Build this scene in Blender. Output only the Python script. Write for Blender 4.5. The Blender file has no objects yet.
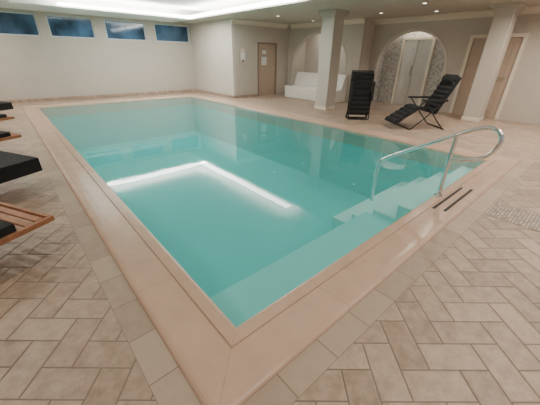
import bpy, bmesh, math
import numpy as np
from mathutils import Vector, Matrix
S=bpy.context.scene
W,L=4.8,9.82
CW=.35
# ---------------------------------------------------------------- materials
def mat(name,col,rough=.6,metal=0.,noise=0.,nscale=8.,bump=0.,bscale=60.,emit=0.,coat=0.,spec=.5):
    m=bpy.data.materials.new(name); m.use_nodes=True; nt=m.node_tree; N=nt.nodes; b=N['Principled BSDF']
    b.inputs['Base Color'].default_value=(*col,1); b.inputs['Roughness'].default_value=rough
    b.inputs['Metallic'].default_value=metal; b.inputs['Specular IOR Level'].default_value=spec
    if coat: b.inputs['Coat Weight'].default_value=coat; b.inputs['Coat Roughness'].default_value=.15
    if emit:
        b.inputs['Emission Color'].default_value=(*col,1); b.inputs['Emission Strength'].default_value=emit
    if noise or bump:
        g=N.new('ShaderNodeNewGeometry')
    if noise:
        t=N.new('ShaderNodeTexNoise'); t.inputs['Scale'].default_value=nscale; t.inputs['Detail'].default_value=4
        nt.links.new(g.outputs['Position'],t.inputs['Vector'])
        r=N.new('ShaderNodeValToRGB'); r.color_ramp.elements[0].position=.3; r.color_ramp.elements[1].position=.7
        r.color_ramp.elements[0].color=(*[c*(1-noise) for c in col],1)
        r.color_ramp.elements[1].color=(*[min(1,c*(1+noise)) for c in col],1)
        nt.links.new(t.outputs['Fac'],r.inputs['Fac']); nt.links.new(r.outputs['Color'],b.inputs['Base Color'])
    if bump:
        t2=N.new('ShaderNodeTexNoise'); t2.inputs['Scale'].default_value=bscale
        nt.links.new(g.outputs['Position'],t2.inputs['Vector'])
        bp=N.new('ShaderNodeBump'); bp.inputs['Strength'].default_value=bump; bp.inputs['Distance'].default_value=.01
        nt.links.new(t2.outputs['Fac'],bp.inputs['Height']); nt.links.new(bp.outputs['Normal'],b.inputs['Normal'])
    return m
class X:
    def __init__(s,nt): s.nt=nt
    def m(s,op,a,b=None,c=None):
        n=s.nt.nodes.new('ShaderNodeMath'); n.operation=op
        for i,v in enumerate((a,b,c)):
            if v is None: continue
            if isinstance(v,(int,float)): n.inputs[i].default_value=v
            else: s.nt.links.new(v,n.inputs[i])
        return n.outputs[0]
def paver_mat(name,w,n,rot,c1,c2,grout,gw=.005,rough=.40,herring=True):
    m=bpy.data.materials.new(name); m.use_nodes=True; nt=m.node_tree; N=nt.nodes; b=N['Principled BSDF']; x=X(nt); M=x.m
    g=N.new('ShaderNodeNewGeometry'); sp=N.new('ShaderNodeSeparateXYZ'); nt.links.new(g.outputs['Position'],sp.inputs[0])
    c,s=math.cos(rot),math.sin(rot)
    px=M('ADD',M('MULTIPLY',sp.outputs[0],c/w),M('MULTIPLY',sp.outputs[1],s/w)); px=M('ADD',px,200.3)
    py=M('ADD',M('MULTIPLY',sp.outputs[0],-s/w),M('MULTIPLY',sp.outputs[1],c/w)); py=M('ADD',py,200.6)
    ix=M('FLOOR',px); iy=M('FLOOR',py); fx=M('SUBTRACT',px,ix); fy=M('SUBTRACT',py,iy)
    k=M('FLOORED_MODULO',M('ADD',M('SUBTRACT',ix,iy),0.0),2*n); k=M('FLOOR',M('ADD',k,.5))
    isv=M('GREATER_THAN',k,n-.5); ish=M('SUBTRACT',1,isv)
    kv=M('SUBTRACT',2*n-1,k)
    lx=M('ADD',fx,M('MULTIPLY',k,ish)); ly=M('ADD',fy,M('MULTIPLY',kv,isv))
    lenx=M('ADD',1,M('MULTIPLY',ish,n-1)); leny=M('ADD',1,M('MULTIPLY',isv,n-1))
    dx=M('MINIMUM',lx,M('SUBTRACT',lenx,lx)); dy=M('MINIMUM',ly,M('SUBTRACT',leny,ly)); d=M('MULTIPLY',M('MINIMUM',dx,dy),w)
    idx=M('SUBTRACT',ix,M('MULTIPLY',k,ish)); idy=M('SUBTRACT',iy,M('MULTIPLY',kv,isv))
    cb=N.new('ShaderNodeCombineXYZ'); nt.links.new(idx,cb.inputs[0]); nt.links.new(idy,cb.inputs[1])
    wn=N.new('ShaderNodeTexWhiteNoise'); wn.noise_dimensions='2D'; nt.links.new(cb.outputs[0],wn.inputs['Vector'])
    no=N.new('ShaderNodeTexNoise'); no.inputs['Scale'].default_value=13; no.inputs['Detail'].default_value=8; no.inputs['Roughness'].default_value=.7; nt.links.new(g.outputs['Position'],no.inputs['Vector'])
    nf=M('ADD',M('MULTIPLY',M('SUBTRACT',no.outputs['Fac'],.5),2.0),.28)
    f=M('ADD',M('MULTIPLY',wn.outputs['Value'],.48),nf)
    mx=N.new('ShaderNodeMix'); mx.data_type='RGBA'; nt.links.new(f,mx.inputs[0]); mx.inputs[6].default_value=(*c1,1); mx.inputs[7].default_value=(*c2,1)
    mr=N.new('ShaderNodeMapRange'); mr.inputs['From Min'].default_value=gw*.45; mr.inputs['From Max'].default_value=gw; nt.links.new(d,mr.inputs['Value'])
    m2=N.new('ShaderNodeMix'); m2.data_type='RGBA'; nt.links.new(mr.outputs[0],m2.inputs[0]); m2.inputs[6].default_value=(*grout,1); nt.links.new(mx.outputs[2],m2.inputs[7])
    nt.links.new(m2.outputs[2],b.inputs['Base Color'])
    mr2=N.new('ShaderNodeMapRange'); mr2.inputs['From Max'].default_value=gw*2; nt.links.new(d,mr2.inputs['Value'])
    h=M('ADD',mr2.outputs[0],M('MULTIPLY',no.outputs['Fac'],1.2))
    bp=N.new('ShaderNodeBump'); bp.inputs['Strength'].default_value=.6; bp.inputs['Distance'].default_value=.005; nt.links.new(h,bp.inputs['Height']); nt.links.new(bp.outputs[0],b.inputs['Normal'])
    b.inputs['Roughness'].default_value=rough
    return m
def tile_mat(name,w,l,c1,c2,grout,gw=.004,rough=.45,axes=(0,1),offs=(0,0),var=1.):
    m=bpy.data.materials.new(name); m.use_nodes=True; nt=m.node_tree; N=nt.nodes; b=N['Principled BSDF']; M=X(nt).m
    g=N.new('ShaderNodeNewGeometry'); sp=N.new('ShaderNodeSeparateXYZ'); nt.links.new(g.outputs['Position'],sp.inputs[0])
    px=M('ADD',M('DIVIDE',sp.outputs[axes[0]],w),100+offs[0]); py=M('ADD',M('DIVIDE',sp.outputs[axes[1]],l),100+offs[1])
    ix=M('FLOOR',px); iy=M('FLOOR',py); fx=M('SUBTRACT',px,ix); fy=M('SUBTRACT',py,iy)
    dx=M('MULTIPLY',M('MINIMUM',fx,M('SUBTRACT',1,fx)),w); dy=M('MULTIPLY',M('MINIMUM',fy,M('SUBTRACT',1,fy)),l); d=M('MINIMUM',dx,dy)
    cb=N.new('ShaderNodeCombineXYZ'); nt.links.new(ix,cb.inputs[0]); nt.links.new(iy,cb.inputs[1])
    wn=N.new('ShaderNodeTexWhiteNoise'); wn.noise_dimensions='2D'; nt.links.new(cb.outputs[0],wn.inputs['Vector'])
    no=N.new('ShaderNodeTexNoise'); no.inputs['Scale'].default_value=13; no.inputs['Detail'].default_value=6; nt.links.new(g.outputs['Position'],no.inputs['Vector'])
    f=M('ADD',M('MULTIPLY',wn.outputs['Value'],var),M('MULTIPLY',M('SUBTRACT',no.outputs['Fac'],.5),1.2))
    mx=N.new('ShaderNodeMix'); mx.data_type='RGBA'; nt.links.new(f,mx.inputs[0]); mx.inputs[6].default_value=(*c1,1); mx.inputs[7].default_value=(*c2,1)
    mr=N.new('ShaderNodeMapRange'); mr.inputs['From Min'].default_value=gw*.45; mr.inputs['From Max'].default_value=gw; nt.links.new(d,mr.inputs['Value'])
    m2=N.new('ShaderNodeMix'); m2.data_type='RGBA'; nt.links.new(mr.outputs[0],m2.inputs[0]); m2.inputs[6].default_value=(*grout,1); nt.links.new(mx.outputs[2],m2.inputs[7])
    nt.links.new(m2.outputs[2],b.inputs['Base Color']); b.inputs['Roughness'].default_value=rough
    return m
TAN1=(.29,.205,.148); TAN2=(.55,.415,.315); GR=(.195,.14,.105)
M_floor=paver_mat('herringbone_pavers',.15,2,math.radians(-41),TAN1,TAN2,GR)
M_bordX=tile_mat('border_tiles_x',.30,.15,(.38,.28,.21),(.49,.375,.285),GR,gw=.0035,offs=(0,.333))
M_bordY=tile_mat('border_tiles_y',.15,.30,(.38,.28,.21),(.49,.375,.285),GR,gw=.0035,offs=(.333,0))
M_cop=mat('coping_terracotta',(.61,.415,.305),.26,noise=.06,nscale=5,bump=.04,bscale=200)
M_joint=mat('coping_joint',(.42,.29,.215),.7)
M_wall=mat('wall_plaster',(.54,.49,.425),.8,noise=.03,nscale=3,bump=.08,bscale=90)
M_wall2=mat('wall_plaster_light',(.62,.57,.50),.8,noise=.03,nscale=3,bump=.08,bscale=90)
M_colm=mat('column_plaster',(.53,.48,.415),.75,noise=.03,nscale=3)
M_ceil=mat('ceiling_paint',(.52,.465,.40),.85,noise=.02)
M_white=mat('ceiling_white',(.86,.86,.83),.85,noise=.01)
M_cream=mat('cream_gloss',(.76,.69,.57),.4,noise=.02)
M_door=mat('door_panel',(.50,.39,.30),.45,noise=.05)
M_black=mat('black_fabric',(.012,.012,.014),.85,noise=.3,nscale=30,bump=.2,bscale=300)
M_frame=mat('black_tube',(.015,.015,.016),.35)
M_wood=mat('teak_wood',(.36,.15,.07),.5,noise=.25,nscale=12)
M_chrome=mat('chrome',(.82,.83,.84),.12,metal=1.,noise=.01)
M_slot=mat('grip_strip_dark',(.03,.022,.02),.7,noise=.1)
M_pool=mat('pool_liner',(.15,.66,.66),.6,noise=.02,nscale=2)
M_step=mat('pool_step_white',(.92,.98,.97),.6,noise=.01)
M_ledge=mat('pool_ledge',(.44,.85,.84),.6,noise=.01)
M_glass=mat('window_night',(.05,.11,.20),.08,noise=.75,nscale=1.8)
M_wframe=mat('window_frame',(.58,.63,.67),.5,noise=.02)
M_bench=mat('bench_tiles',(.80,.77,.70),.35,noise=.02)
M_mos=tile_mat('grey_mosaic',.05,.05,(.34,.32,.29),(.62,.60,.56),(.42,.4,.37),rough=.25,axes=(1,2))
M_mosx=tile_mat('grey_mosaic_x',.05,.05,(.34,.32,.29),(.62,.60,.56),(.42,.4,.37),rough=.25,axes=(0,2))
M_peb=tile_mat('mosaic_inlay',.028,.028,(.26,.19,.145),(.66,.54,.44),(.17,.13,.10),gw=.005)
M_steel=mat('brushed_metal',(.55,.52,.48),.3,metal=.7,noise=.05)
M_paper=mat('paper',(.85,.85,.82),.8,noise=.01)
def emis(name,col,st):
    m=bpy.data.materials.new(name); m.use_nodes=True; b=m.node_tree.nodes['Principled BSDF']
    b.inputs['Base Color'].default_value=(*col,1); b.inputs['Emission Color'].default_value=(*col,1); b.inputs['Emission Strength'].default_value=st; return m
M_cove=emis('cove_tube',(1,.98,.94),24)
M_spot=emis('spot_lens',(1,.9,.75),4)
mw=bpy.data.materials.new('pool_water'); mw.use_nodes=True; nt=mw.node_tree; nt.nodes.clear(); N=nt.nodes; M=X(nt).m
o=N.new('ShaderNodeOutputMaterial'); mx=N.new('ShaderNodeMixShader'); tr=N.new('ShaderNodeBsdfTransparent'); gl=N.new('ShaderNodeBsdfGlossy')
di=N.new('ShaderNodeBsdfDiffuse'); di.inputs[0].default_value=(.17,.72,.70,1); mb=N.new('ShaderNodeMixShader'); mb.inputs[0].default_value=.26
tr.inputs[0].default_value=(.76,.985,.975,1); gl.inputs['Roughness'].default_value=.012
gg=N.new('ShaderNodeNewGeometry'); vd=N.new('ShaderNodeVectorMath'); vd.operation='DOT_PRODUCT'
nt.links.new(gg.outputs['Incoming'],vd.inputs[0]); nt.links.new(gg.outputs['Normal'],vd.inputs[1])
fr=M('ADD',.022,M('MULTIPLY',.95,M('POWER',M('SUBTRACT',1,M('ABSOLUTE',vd.outputs['Value'])),4.3)))
no=N.new('ShaderNodeTexNoise'); no.inputs['Scale'].default_value=2.2; nt.links.new(gg.outputs['Position'],no.inputs['Vector'])
bp=N.new('ShaderNodeBump'); bp.inputs['Strength'].default_value=.045; bp.inputs['Distance'].default_value=.02; nt.links.new(no.outputs['Fac'],bp.inputs['Height']); nt.links.new(bp.outputs[0],gl.inputs['Normal'])
nt.links.new(tr.outputs[0],mb.inputs[1]); nt.links.new(di.outputs[0],mb.inputs[2])
nt.links.new(fr,mx.inputs[0]); nt.links.new(mb.outputs[0],mx.inputs[1]); nt.links.new(gl.outputs[0],mx.inputs[2]); nt.links.new(mx.outputs[0],o.inputs[0])
# ---------------------------------------------------------------- mesh builders
class B:
    def __init__(s): s.v=[]; s.f=[]; s.mi=[]; s.mats=[]
    def mm(s,m):
        if m not in s.mats: s.mats.append(m)
        return s.mats.index(m)
    def add(s,vs,fs,m,T=None):
        o=len(s.v)
        for v in vs: s.v.append(tuple(T@Vector(v)) if T is not None else tuple(v))
        i=s.mm(m)
        for f in fs: s.f.append([o+a for a in f]); s.mi.append(i)
    def box(s,a,b,m,T=None):
        x0,y0,z0=[min(p,q) for p,q in zip(a,b)]; x1,y1,z1=[max(p,q) for p,q in zip(a,b)]
        s.add([(x0,y0,z0),(x1,y0,z0),(x1,y1,z0),(x0,y1,z0),(x0,y0,z1),(x1,y0,z1),(x1,y1,z1),(x0,y1,z1)],
              [(0,3,2,1),(4,5,6,7),(0,1,5,4),(1,2,6,5),(2,3,7,6),(3,0,4,7)],m,T)
    def prism(s,poly,ax,a,b,m,T=None):
        def P(p,t):
            q=list(p); q.insert(ax,t); return tuple(q)
        n=len(poly); vs=[P(p,a) for p in poly]+[P(p,b) for p in poly]
        fs=[tuple(range(n))[::-1],tuple(range(n,2*n))]+[(i,(i+1)%n,n+(i+1)%n,n+i) for i in range(n)]
        s.add(vs,fs,m,T)
    def tube(s,pts,r,m,T=None,seg=12,smooth=0,closed=False):
        P=[Vector(p) for p in pts]
        for _ in range(smooth):
            Q=[P[0]] 
            for i in range(len(P)-1):
                Q.append(P[i]*.75+P[i+1]*.25); Q.append(P[i]*.25+P[i+1]*.75)
            Q.append(P[-1]); P=Q
        n=len(P); vs=[]; up=None
        for i in range(n):
            t=(P[min(i+1,n-1)]-P[max(i-1,0)]).normalized()
            if up is None:
                up=t.orthogonal().normalized()
            up=(up-t*up.dot(t)).normalized(); bi=t.cross(up)
            for k in range(seg):
                a=2*math.pi*k/seg; vs.append(P[i]+(up*math.cos(a)+bi*math.sin(a))*r)
        fs=[]
        for i in range(n-1):
            for k in range(seg):
                fs.append((i*seg+k,i*seg+(k+1)%seg,(i+1)*seg+(k+1)%seg,(i+1)*seg+k))
        fs.append(tuple(range(seg))[::-1]); fs.append(tuple((n-1)*seg+k for k in range(seg)))
        s.add(vs,fs,m,T)
    def cyl(s,c,r,h,m,T=None,seg=24):
        s.prism([(c[0]+r*math.cos(2*math.pi*k/seg),c[1]+r*math.sin(2*math.pi*k/seg)) for k in range(seg)],2,c[2],c[2]+h,m,T)
    def obj(s,name,bevel=0,smooth=False,T=None,parent=None):
        me=bpy.data.meshes.new(name); me.from_pydata(s.v,[],s.f); 
        for m in s.mats: me.materials.append(m)
        me.polygons.foreach_set('material_index',s.mi)
        bm=bmesh.new(); bm.from_mesh(me); bmesh.ops.recalc_face_normals(bm,faces=bm.faces[:]); bm.to_mesh(me); bm.free()
        ob=bpy.data.objects.new(name,me); S.collection.objects.link(ob)
        if T is not None: ob.matrix_world=T
        if parent is not None: ob.parent=parent
        if bevel:
            md=ob.modifiers.new('bevel','BEVEL'); md.width=bevel; md.segments=2; md.limit_method='ANGLE'
        if smooth:
            for p in me.polygons: p.use_smooth=True
            md=ob.modifiers.new('es','EDGE_SPLIT'); md.split_angle=math.radians(40)
        return ob
XR=9.05; XB=8.45; YS=4.95; XS=5.75; YF=11.2; YD=8.3; XL=-3.4; YB=-3.5; H=2.5
POOL=bpy.data.objects.new('swimming_pool',None); S.collection.objects.link(POOL)
# ---------------------------------------------------------------- floor
b=B(); o=CW+.15
xs=[XL,-o,W+o,XR+1.3]; ys=[YB,-o,L+o,YF]
for i in range(3):
    for j in range(3):
        if i==1 and j==1: continue
        b.add([(xs[i],ys[j],0),(xs[i+1],ys[j],0),(xs[i+1],ys[j+1],0),(xs[i],ys[j+1],0)],[(0,1,2,3)],M_floor)
b.add([(-o,-o,0),(W+o,-o,0),(W+CW,-CW,0),(-CW,-CW,0)],[(0,1,2,3)],M_bordX)
b.add([(-o,L+o,0),(W+o,L+o,0),(W+CW,L+CW,0),(-CW,L+CW,0)],[(0,1,2,3)],M_bordX)
b.add([(-o,-o,0),(-o,L+o,0),(-CW,L+CW,0),(-CW,-CW,0)],[(0,1,2,3)],M_bordY)
b.add([(W+o,-o,0),(W+o,L+o,0),(W+CW,L+CW,0),(W+CW,-CW,0)],[(0,1,2,3)],M_bordY)
b.obj('floor')
b=B(); b.box((2.72,-1.25,0),(3.15,-.52,.003),M_peb); b.obj('floor_mosaic_inlay')
# ---------------------------------------------------------------- coping
prof=[(-.012,-.30),(-.012,-.02),(-.009,-.008),(-.002,.001),(.012,.005),(.085,.007),(.088,.0),(.094,.0),(.097,.007),(.15,.012),(.22,.020),(.28,.025),(.31,.025),(.33,.021),(.343,.013),(.35,.0),(.35,-.05)]
b=B(); vs=[];n=len(prof)
for (cx,cy,sx,sy) in [(0,0,-1,-1),(W,0,1,-1),(W,L,1,1),(0,L,-1,1)]:
    for d,z in prof: vs.append((cx+sx*d,cy+sy*d,z))
for c in range(4):
    for i in range(n-1):
        b.add([vs[c*n+i],vs[c*n+i+1],vs[((c+1)%4)*n+i+1],vs[((c+1)%4)*n+i]],[(0,1,2,3)],M_joint if i in(6,) else M_cop)
def joint(p,d,l,w=.002):
    p=Vector(p); d=Vector(d).normalized(); q=Vector((-d.y,d.x,0))*w
    pp=[(z0,z1+.0012) for z0,z1 in prof[4:6]+prof[8:16]]
    for (a,za),(c,zc) in zip(pp[:-1],pp[1:]):
        A=p+d*a*l; C=p+d*c*l
        b.add([(A.x-q.x,A.y-q.y,za),(A.x+q.x,A.y+q.y,za),(C.x+q.x,C.y+q.y,zc),(C.x-q.x,C.y-q.y,zc)],[(0,1,2,3)],M_joint)
for c in [(0,0,-1,-1),(W,0,1,-1),(W,L,1,1),(0,L,-1,1)]: joint((c[0],c[1],0),(c[2],c[3],0),math.sqrt(2),.0012)
y=.62
while y<L: joint((0,y,0),(-1,0,0),1); joint((W,y,0),(1,0,0),1); y+=1.0
x=.62
while x<W: joint((x,0,0),(0,-1,0),1); joint((x,L,0),(0,1,0),1); x+=1.0
b.obj('coping',parent=POOL)
b=B()
for yy in (-.13,-.235): b.box((2.42,yy-.013,.003),(3.25,yy+.013,.016 if yy>-.2 else .027),M_slot)
b.obj('grip_strips',parent=POOL)
# ---------------------------------------------------------------- basin
b=B(); D=1.35; e=.012
b.add([(-e,-e,-D),(W+e,-e,-D),(W+e,L+e,-D),(-e,L+e,-D)],[(0,1,2,3)],M_pool)
for p,q in [((-e,-e),(W+e,-e)),((W+e,-e),(W+e,L+e)),((W+e,L+e),(-e,L+e)),((-e,L+e),(-e,-e))]:
    b.add([(*p,-D),(*q,-D),(*q,-.02),(*p,-.02)],[(0,1,2,3)],M_pool)
b.obj('basin',parent=POOL)
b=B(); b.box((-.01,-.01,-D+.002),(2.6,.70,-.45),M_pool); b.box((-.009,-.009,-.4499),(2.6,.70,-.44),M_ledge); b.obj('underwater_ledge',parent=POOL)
b=B()
for k in range(4):
    z=-.18-.19*k
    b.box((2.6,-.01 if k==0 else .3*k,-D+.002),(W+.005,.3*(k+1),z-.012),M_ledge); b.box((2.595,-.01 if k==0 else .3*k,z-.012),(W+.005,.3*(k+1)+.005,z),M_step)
b.obj('steps',parent=POOL)
b=B(); b.add([(-e,-e,-.03),(W+e,-e,-.03),(W+e,L+e,-.03),(-e,L+e,-.03)],[(0,1,2,3)],mw); b.obj('water',parent=POOL)
# ---------------------------------------------------------------- handrail
b=B(); X0=2.8
main=[(X0,.76,-.36),(X0,.76,.10),(X0,.74,.22),(X0,.64,.30),(X0,-.03,.71),(X0,-.2,.80),(X0,-.33,.83),(X0,-.41,.76),(X0,-.40,.64),(X0,-.34,.55),(X0,-.25,.49),(X0,-.03,.44)]
b.tube(main,.021,M_chrome,smooth=2,seg=14)
b.tube([(X0,-.03,0.004),(X0,-.03,.71)],.021,M_chrome,seg=14)
b.cyl((X0,-.03,.003),.045,.012,M_chrome)
b.obj('pool_handrail',smooth=True)
# ---------------------------------------------------------------- walls
WZ0,WZ1=1.84,2.43
wins=[(-.9,.74),(1.0,2.25),(2.6,3.95),(4.3,5.68)]
b=B(); b.box((XL,YF,0),(XS+.1,YF+.2,WZ0),M_wall); b.box((XL,YF,WZ1),(XS+.1,YF+.2,H+.3),M_wall)
e0=XL
for a,c in wins: b.box((e0,YF,WZ0),(a,YF+.2,WZ1),M_wall); e0=c
b.box((e0,YF,WZ0),(XS+.1,YF+.2,WZ1),M_wall); b.obj('wall_back')
for i,(a,c) in enumerate(wins):
    b=B(); f=.035
    b.box((a+.001,YF+.03,WZ0+.001),(c-.001,YF+.08,WZ0+f),M_wframe); b.box((a+.001,YF+.03,WZ1-f),(c-.001,YF+.08,WZ1-.001),M_wframe)
    b.box((a+.001,YF+.03,WZ0+f),(a+f,YF+.08,WZ1-f),M_wframe); b.box((c-f,YF+.03,WZ0+f),(c-.001,YF+.08,WZ1-f),M_wframe)
    b.box((a+f,YF+.05,WZ0+f),(c-f,YF+.06,WZ1-f),M_glass)
    b.obj('window_%d'%(i+1))
b=B(); b.box((XS,YD,0),(XS+.12,YF-.001,H+.2),M_wall2); b.obj('wall_side')
dx0,dx1,dz=6.87,7.83,1.86
b=B(); b.box((XS+.121,YD,0),(dx0,YD+.12,H+.2),M_wall); b.box((dx1,YD,0),(XR+.7,YD+.12,H+.2),M_wall); b.box((dx0,YD,dz),(dx1,YD+.12,H+.2),M_wall); b.obj('wall_door_side')
b=B(); b.box((dx0+.05,YD+.04,.005),(dx1-.05,YD+.08,dz-.05),M_door)
fr=mat('door_frame_brown',(.30,.22,.17),.5,noise=.05)
for a in ((dx0+.001,dx0+.05),(dx1-.05,dx1-.001)): b.box((a[0],YD-.02,.003),(a[1],YD+.1,dz-.001),fr)
b.box((dx0+.05,YD-.02,dz-.05),(dx1-.05,YD+.1,dz-.001),fr)
b.box((dx0+.22,YD+.03,1.1),(dx0+.47,YD+.039,1.38),M_paper); b.box((dx0+.25,YD+.03,1.48),(dx0+.45,YD+.039,1.6),M_paper)
b.cyl((dx1-.12,YD+.0,.98),.02,.03,M_steel); b.box((dx1-.22,YD-.02,.99),(dx1-.1,YD-.005,1.01),M_steel)
b.obj('door_1',bevel=.004)
# oval-topped cream wall plaque with thermometer
b=B()
pl=[(6.05,1.2),(6.29,1.2)]+[(6.17+.12*math.cos(math.pi*k/12),1.55+.12*math.sin(math.pi*k/12)) for k in range(13)]
vs=[(x,YD-.03,z) for x,z in pl]+[(x,YD-.001,z) for x,z in pl]; n_=len(pl)
b.add(vs,[tuple(range(n_)),tuple(range(n_,2*n_))[::-1]]+[(i,(i+1)%n_,n_+(i+1)%n_,n_+i) for i in range(n_)],M_cream)
b.box((6.1,YD-.036,1.30),(6.24,YD-.0301,1.50),M_paper); b.box((6.14,YD-.05,1.22),(6.20,YD-.0301,1.27),M_black)
fr2=M_steel; b.tube([(x,YD-.032,z) for x,z in pl]+[(pl[0][0],YD-.032,pl[0][1])],.012,fr2,seg=8)
b.obj('wall_thermometer',bevel=.002)
def arch(y0,y1,spring,top,n=20):
    c=(y0+y1)/2; r=(y1-y0)/2
    return [(c+r*math.cos(math.pi*k/n),spring+(top-spring)*math.sin(math.pi*k/n)) for k in range(n+1)]
def archwall(name,x,ya,yb,holes,ht):
    b=B(); yy=ya
    for kind,y0,y1,sp,tp in sorted(holes,key=lambda h:h[1]):
        b.box((x,yy,0),(x+.12,y0,ht),M_wall)
        if kind=='d': b.box((x,y0,tp),(x+.12,y1,ht),M_wall)
        else:
            A=arch(y0,y1,sp,tp)
            for (p,za),(q,zb) in zip(A[:-1],A[1:]): b.prism([(p,za),(p,ht),(q,ht),(q,zb)],0,x,x+.12,M_wall)
        yy=y1
    b.box((x,yy,0),(x+.12,yb,ht),M_wall); return b.obj(name)
h1=[('a',2.55,4.65,1.2,2.12),('d',.95,2.0,1.9,1.9)]; h2=[('a',5.5,7.95,1.2,2.15)]
archwall('wall_right',XR,YB,YS,h1,H+.2)
archwall('wall_right_bench',XB,YS,YD-.001,h2,H+.2)
b=B(); b.box((XB+.121,YS,0),(XR+.12,YS+.12,H+.2),M_wall2); b.obj('wall_right_return')
for i,(x,(kind,y0,y1,sp,tp)) in enumerate([(XB,h2[0]),(XR,h1[0])]):
    b=B(); o_=[(y1,0.0)]+arch(y0,y1,sp,tp)+[(y0,0.0)]
    o2=[(y1+.07,0.0)]+arch(y0-.07,y1+.07,sp,tp+.07)+[(y0-.07,0.0)]
    for k in range(len(o_)-1):
        b.prism([o_[k],o2[k],o2[k+1],o_[k+1]],0,x-.02,x-.001,M_wall2)
    b.obj('trim_%d'%(i+1))
ND=.45
b=B(); b.box((XR+ND,2.4,0),(XR+ND+.1,4.8,H),M_mos); b.box((XR+.121,2.4,0),(XR+ND,2.5,H),M_mosx); b.box((XR+.121,4.7,0),(XR+ND,4.8,H),M_mosx); b.obj('wall_shower_niche')
b=B(); b.box((XB+.8,5.3,0),(XB+.9,8.2,H),M_wall2); b.box((XB+.121,5.3,0),(XB+.8,5.4,H),M_wall2); b.box((XB+.121,8.1,0),(XB+.8,8.2,H),M_wall2); b.obj('wall_bench_niche')
b=B(); x0=XR+ND-.1; y0,y1=3.1,4.1
b.box((x0,y0,.003),(x0+.09,y0+.08,1.92),M_cream); b.box((x0,y1-.08,.003),(x0+.09,y1,1.92),M_cream); b.box((x0,y0,1.92),(x0+.09,y1,2.0),M_cream)
b.box((x0+.04,y0+.08,.003),(x0+.07,(y0+y1)/2-.004,1.92),M_steel); b.box((x0+.04,(y0+y1)/2+.004,.003),(x0+.07,y1-.08,1.92),M_steel)
b.box((x0+.0,(y0+y1)/2+.04,.9),(x0+.035,(y0+y1)/2+.06,1.2),M_chrome)
b.obj('door_2',bevel=.005)
b=B(); y0,y1,tp=.95,2.0,1.9
b.box((XR-.03,y0-.08,0.003),(XR-.001,y0,tp+.08),M_cream); b.box((XR-.03,y1,0.003),(XR-.001,y1+.08,tp+.08),M_cream); b.box((XR-.03,y0,tp),(XR-.001,y1,tp+.08),M_cream)
b.box((XR+.04,y0+.001,.003),(XR+.08,y1-.001,tp-.001),M_door)
for zz in ((.15,.85),(1.0,1.75)): b.box((XR+.03,y0+.15,zz[0]),(XR+.04,y1-.15,zz[1]),M_door)
b.tube([(XR+.03,y0+.1,1.0),(XR-.03,y0+.1,1.0),(XR-.03,y0+.22,1.0)],.01,M_chrome)
b.obj('door_3',bevel=.006)
b=B(); b.box((XL-.1,YB,0),(XL-.001,YF-.001,H+.2),M_wall); b.obj('wall_left')
# ---------------------------------------------------------------- ceiling with tray
TX0,TX1,TY0,TY1=.1,5.0,-.2,9.65
b=B()
xs=[XL,TX0,TX1,XR+1.3]; ys=[YB,TY0,TY1,YF+.05]
for i in range(3):
    for j in range(3):
        if i==1 and j==1: continue
        b.box((xs[i],ys[j],H),(xs[i+1],ys[j+1],H+.03),M_ceil if i==2 else M_white)
T=.5; ZT=H+.28
b.add([(TX0-T,TY0-T,ZT),(TX1+T,TY0-T,ZT),(TX1+T,TY1+T,ZT),(TX0-T,TY1+T,ZT)],[(0,1,2,3)],M_white)
for p,q in [((TX0-T,TY0-T),(TX1+T,TY0-T)),((TX1+T,TY0-T),(TX1+T,TY1+T)),((TX1+T,TY1+T),(TX0-T,TY1+T)),((TX0-T,TY1+T),(TX0-T,TY0-T))]:
    b.add([(*p,H+.03),(*q,H+.03),(*q,ZT),(*p,ZT)],[(0,1,2,3)],M_white)
b.obj('ceiling')
b=B(); 
b.box((1.1,TY1-.36,H+.02),(TX1-.05,TY1-.16,H+.06),M_cove); b.box((TX1-.28,4.3,H+.02),(TX1-.1,TY1-.12,H+.06),M_cove); b.obj('cove_light_tubes')
b=B()
cp=[(0,0),(.0,-.14),(.02,-.14),(.03,-.1),(.08,-.04),(.12,-.03),(.12,0)]
b.prism([(XR-.001-a,H-.001+c) for a,c in cp],1,YB,YS-.001,M_cream); b.prism([(XB-.001-a,H-.001+c) for a,c in cp],1,YS,YD-.14,M_cream); b.obj('trim_3')
b=B(); b.prism([(YD-.001-a,H-.001+c) for a,c in cp],0,XS+.0,XB-.14,M_cream); b.obj('trim_4')
def column(cx,cy,s):
    b=B(); h=s/2
    b.box((cx-h,cy-h,0.002),(cx+h,cy+h,H-.16),M_colm)
    b.box((cx-h-.012,cy-h-.012,0.001),(cx+h+.012,cy+h+.012,.10),M_cream)
    for k,(a,z0,z1) in enumerate([(.02,H-.16,H-.12),(.05,H-.12,H-.06),(.09,H-.06,H-.002)]): b.box((cx-h-a,cy-h-a,z0),(cx+h+a,cy+h+a,z1),M_colm)
    return b.obj('column',bevel=.008)
column(6.62,4.75,.42); column(8.35,1.28,.37)
b=B()
b.box((XL,YF-.015,.001),(XS-.001,YF-.001,.09),M_floor); b.box((XS-.015,YD-.015,.001),(XS-.001,YF-.016,.09),M_floor); b.box((XS,YD-.015,.001),(dx0-.01,YD-.001,.09),M_floor)
b.obj('baseboard_back')
# ---------------------------------------------------------------- bench
b=B()
pr=[(8.25,.003),(8.22,.40),(8.25,.44),(8.6,.40),(8.72,.44),(8.86,.86),(8.92,.92),(9.0,.92),(9.02,.003)]
pr=[(x-.58,z*.95) for x,z in pr]
b.prism([(p[0],p[1]) for p in pr],1,5.3,7.6,M_bench)
b.obj('tiled_bench',bevel=.015)
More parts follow.
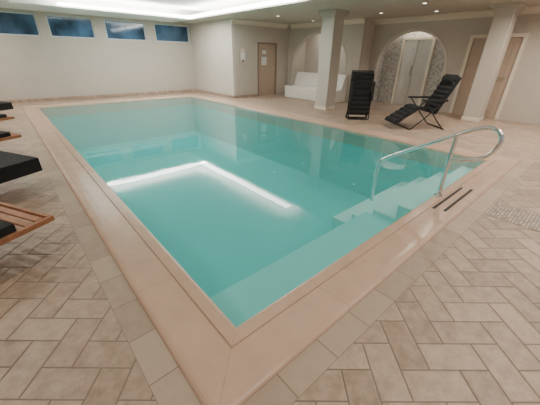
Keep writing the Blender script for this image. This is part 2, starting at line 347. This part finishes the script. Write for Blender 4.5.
# ---------------------------------------------------------------- recliner
def pad(b,p,q,w,th,T,m=None,nseg=5):
    p=Vector((p[0],0,p[1])); q=Vector((q[0],0,q[1])); d=(q-p); l=d.length; d.normalize(); n=Vector((-d.z,0,d.x))
    if n.z<0: n=-n
    pts=[]
    for i in range(nseg):
        for k in range(6):
            t=(i+k/6)/nseg*l; pts.append(p+d*t+n*(th*(.55+.45*math.sin(math.pi*k/6))))
    pts.append(q+n*th*.5)
    low=[q-n*th*.4,p-n*th*.4]
    b.prism([(v.x,v.z) for v in pts+low],1,-w/2,w/2,m or M_black,T)
T=Matrix.Translation((6.3,1.83,0))@Matrix.Rotation(math.atan2(-.61,.79),4,'Z')
b=B(); w=.5
foot,knee,hip,head=(-.62,.12),(-.14,.45),(.24,.34),(.58,1.06)
pad(b,foot,knee,w,.045,T); pad(b,knee,hip,w,.045,T,nseg=4); pad(b,hip,head,w,.045,T,nseg=8)
pad(b,(.50,.93),(.575,1.10),.36,.09,T,nseg=1)
for s in (-1,1):
    y=s*(w/2+.02)
    b.tube([(foot[0],y,foot[1]),(knee[0],y,knee[1])],.013,M_frame,T); b.tube([(knee[0],y,knee[1]),(hip[0],y,hip[1])],.013,M_frame,T); b.tube([(hip[0],y,hip[1]),(head[0],y,head[1])],.013,M_frame,T)
    y=s*(w/2+.05)
    b.tube([(-.30,y,.015),(-.24,y,.03),(.40,y,.64)],.013,M_frame,T,smooth=1)
    b.tube([(.50,y,.015),(.44,y,.03),(-.08,y,.60)],.013,M_frame,T,smooth=1)
    b.box((-.14,y-.03,.60),(.40,y+.03,.635),M_frame,T)
for x,z in ((-.30,.015),(.50,.015)): b.tube([(x,-w/2-.05,z),(x,w/2+.05,z)],.013,M_frame,T)
for (x,z) in (foot,head,knee): b.tube([(x,-w/2-.02,z),(x,w/2+.02,z)],.013,M_frame,T)
b.obj('reclining_lounge_chair')
T=Matrix.Translation((6.07,3.25,0))@Matrix.Rotation(math.atan2(-.66,.75)+math.radians(90),4,'Z')
b=B(); w=.47
pad(b,(-.02,.10),(.03,1.10),w,.05,T,nseg=9); pad(b,(-.13,.12),(-.09,.66),w,.05,T,nseg=5); pad(b,(-.10,.60),(-.03,1.04),w-.06,.05,T,nseg=4)
for s in (-1,1):
    y=s*(w/2+.02)
    b.tube([(-.02,y,.02),(.03,y,1.12)],.014,M_frame,T); b.tube([(-.16,y,.02),(-.06,y,1.06)],.014,M_frame,T)
    b.tube([(.10,y,.015),(-.14,y,.45),(-.16,y,.75)],.014,M_frame,T,smooth=1); b.box((-.19,y-.025,.45),(-.155,y+.025,.9),M_frame,T)
for x,z in ((-.02,.015),(-.16,.015),(.10,.015),(.03,1.12),(-.06,1.06)): b.tube([(x,-w/2-.02,z),(x,w/2+.02,z)],.014,M_frame,T)
b.obj('folded_lounge_chair')
# ---------------------------------------------------------------- sunbeds
def sunbed(x,y,ang,back,matx=0.0):
    T=Matrix.Translation((x,y,0))@Matrix.Rotation(ang,4,'Z')
    b=B(); w=.64; l=1.95; z=.30
    for s in (0,w-.035): b.box((0,s,z-.04),(l,s+.035,z),M_wood,T)
    b.box((0,0.035,z-.04),(.03,w-.035,z),M_wood,T); b.box((l-.03,.035,z-.04),(l,w-.035,z),M_wood,T)
    for lx in (.45,l-.35):
        for s in (.036,w-.036-.04): b.box((lx,s,.001),(lx+.06,s+.04,z-.01),M_wood,T)
    k=.05
    while k<1.25: b.box((k,.036,z-.02),(k+.055,w-.036,z-.002),M_wood,T); k+=.075
    p0=Vector((1.25,0,z)); d=Vector((math.cos(back),0,math.sin(back)))
    R=Matrix.Translation(p0)@Matrix.Rotation(-back,4,'Y')
    b.box((0,.04,-.02),(.68,.08,.005),M_wood,T@R); b.box((0,w-.08,-.02),(.68,w-.04,.005),M_wood,T@R)
    for k in range(9): b.box((.02+.075*k,.04,.005),(.075*k+.075,w-.04,.018),M_wood,T@R)
    b.box((matx,.02,z+.002),(1.25,w-.02,z+.06),M_black,T); b.box((0,.02,.02),(.70,w-.02,.08),M_black,T@R)
    if matx<=0:
        b.box((-.012,-.008,z-.085),(.9,-.001,z+.055),M_black,T); b.box((-.012,w+.001,z-.085),(.9,w+.008,z+.055),M_black,T)
        b.box((-.012,-.008,z-.085),(-.001,w+.008,z+.055),M_black,T); b.box((-.012,-.008,z+.055),(.9,w+.008,z+.066),M_black,T)
    return b.obj('wooden_sunbed',bevel=.006)
a=math.atan2(-.47,-.88)
def fb(px,py,mx=0.0):
    w=.64; u=Vector((-.47,.88)); p=Vector((px,py))+u*w
    sunbed(p.x,p.y,a,math.radians(35),mx)
fb(-.60,1.52,.24); fb(-.55,3.0); fb(-.60,4.72,.12); fb(-.60,6.5,.10); fb(-.56,8.2)
# ---------------------------------------------------------------- lights
def area(name,loc,sx,sy,pw,col=(1,.95,.88),up=False,spread=180):
    l=bpy.data.lights.new(name,'AREA'); l.shape='RECTANGLE'; l.size=sx; l.size_y=sy; l.energy=pw; l.color=col; l.spread=math.radians(spread)
    ob=bpy.data.objects.new(name,l); ob.location=loc; S.collection.objects.link(ob)
    if up: ob.rotation_euler=(math.pi,0,0)
    return ob
area('cove_light_up',(TX1+.2,6.9,H+.06),.25,5.2,60,up=True)
area('cove_light_up',(2.9,TY1+.2,H+.06),3.6,.25,50,up=True)
area('cove_light_up',(TX0-.2,4.5,H+.06),.25,9,55,up=True)
k=1.2
spots=[(6.3,6.6,0),(7.7,4.0,0),(8.3,2.8,0),(7.9,6.6,0),(6.9,2.5,0),
 (6.0,1.1,28),(7.6,.3,24),(6.2,-.8,22),(8.2,-1.4,20),(4.4,-1.0,16),(2.6,-1.5,16),(.8,-1.6,14),(-1.3,-1.6,10),(-1.7,.8,12),(-1.7,3,15),(-1.5,5.2,20),(-1.3,7.6,26),(-1.0,10.2,26),(4,-2.7,10),(1,-2.8,8),(6.5,-2.7,12)]  # entries with energy are added general light out of view, not known fixtures
b=B()
for i,(x,y,en) in enumerate(spots):
    b.cyl((x,y,H-.012),.055,.012,M_steel); b.cyl((x,y,H-.016),.04,.005,M_spot)
    if not en: continue
    l=bpy.data.lights.new('ceiling_fill_lamp','AREA'); l.shape='DISK'; l.size=.12; l.energy=en*k; l.color=(1,.90,.79); l.spread=math.radians(160)  # added fill lamp, placed so its reflection misses the pool
    ob=bpy.data.objects.new('ceiling_fill_lamp',l); ob.location=(x,y,H-.03); S.collection.objects.link(ob)
b.obj('ceiling_downlights')
area('niche_light',(XR+.28,3.6,H-.1),.2,1.2,10,(1,.92,.82))
area('niche_light',(XB+.45,6.7,H-.1),.3,1.2,12,(1,.92,.82))
w=bpy.data.worlds.new('W'); S.world=w; w.use_nodes=True; w.node_tree.nodes['Background'].inputs[0].default_value=(.9,.88,.86,1); w.node_tree.nodes['Background'].inputs[1].default_value=.45
# ---------------------------------------------------------------- camera
cam=bpy.data.cameras.new('camera'); co=bpy.data.objects.new('camera',cam); S.collection.objects.link(co); S.camera=co
cam.sensor_width=36; cam.lens=285.587/540*36; cam.clip_start=.05
pitch,roll,yaw=.47267,.01646,.72549
F=Vector((math.sin(yaw)*math.cos(pitch),math.cos(yaw)*math.cos(pitch),-math.sin(pitch))); R=Vector((math.cos(yaw),-math.sin(yaw),0)); U=R.cross(F)
R2=R*math.cos(roll)+U*math.sin(roll); U2=-R*math.sin(roll)+U*math.cos(roll)
Mx=Matrix((R2,U2,-F)).transposed().to_4x4(); Mx.translation=Vector((-.61533,-.97286,1.4)); co.matrix_world=Mx
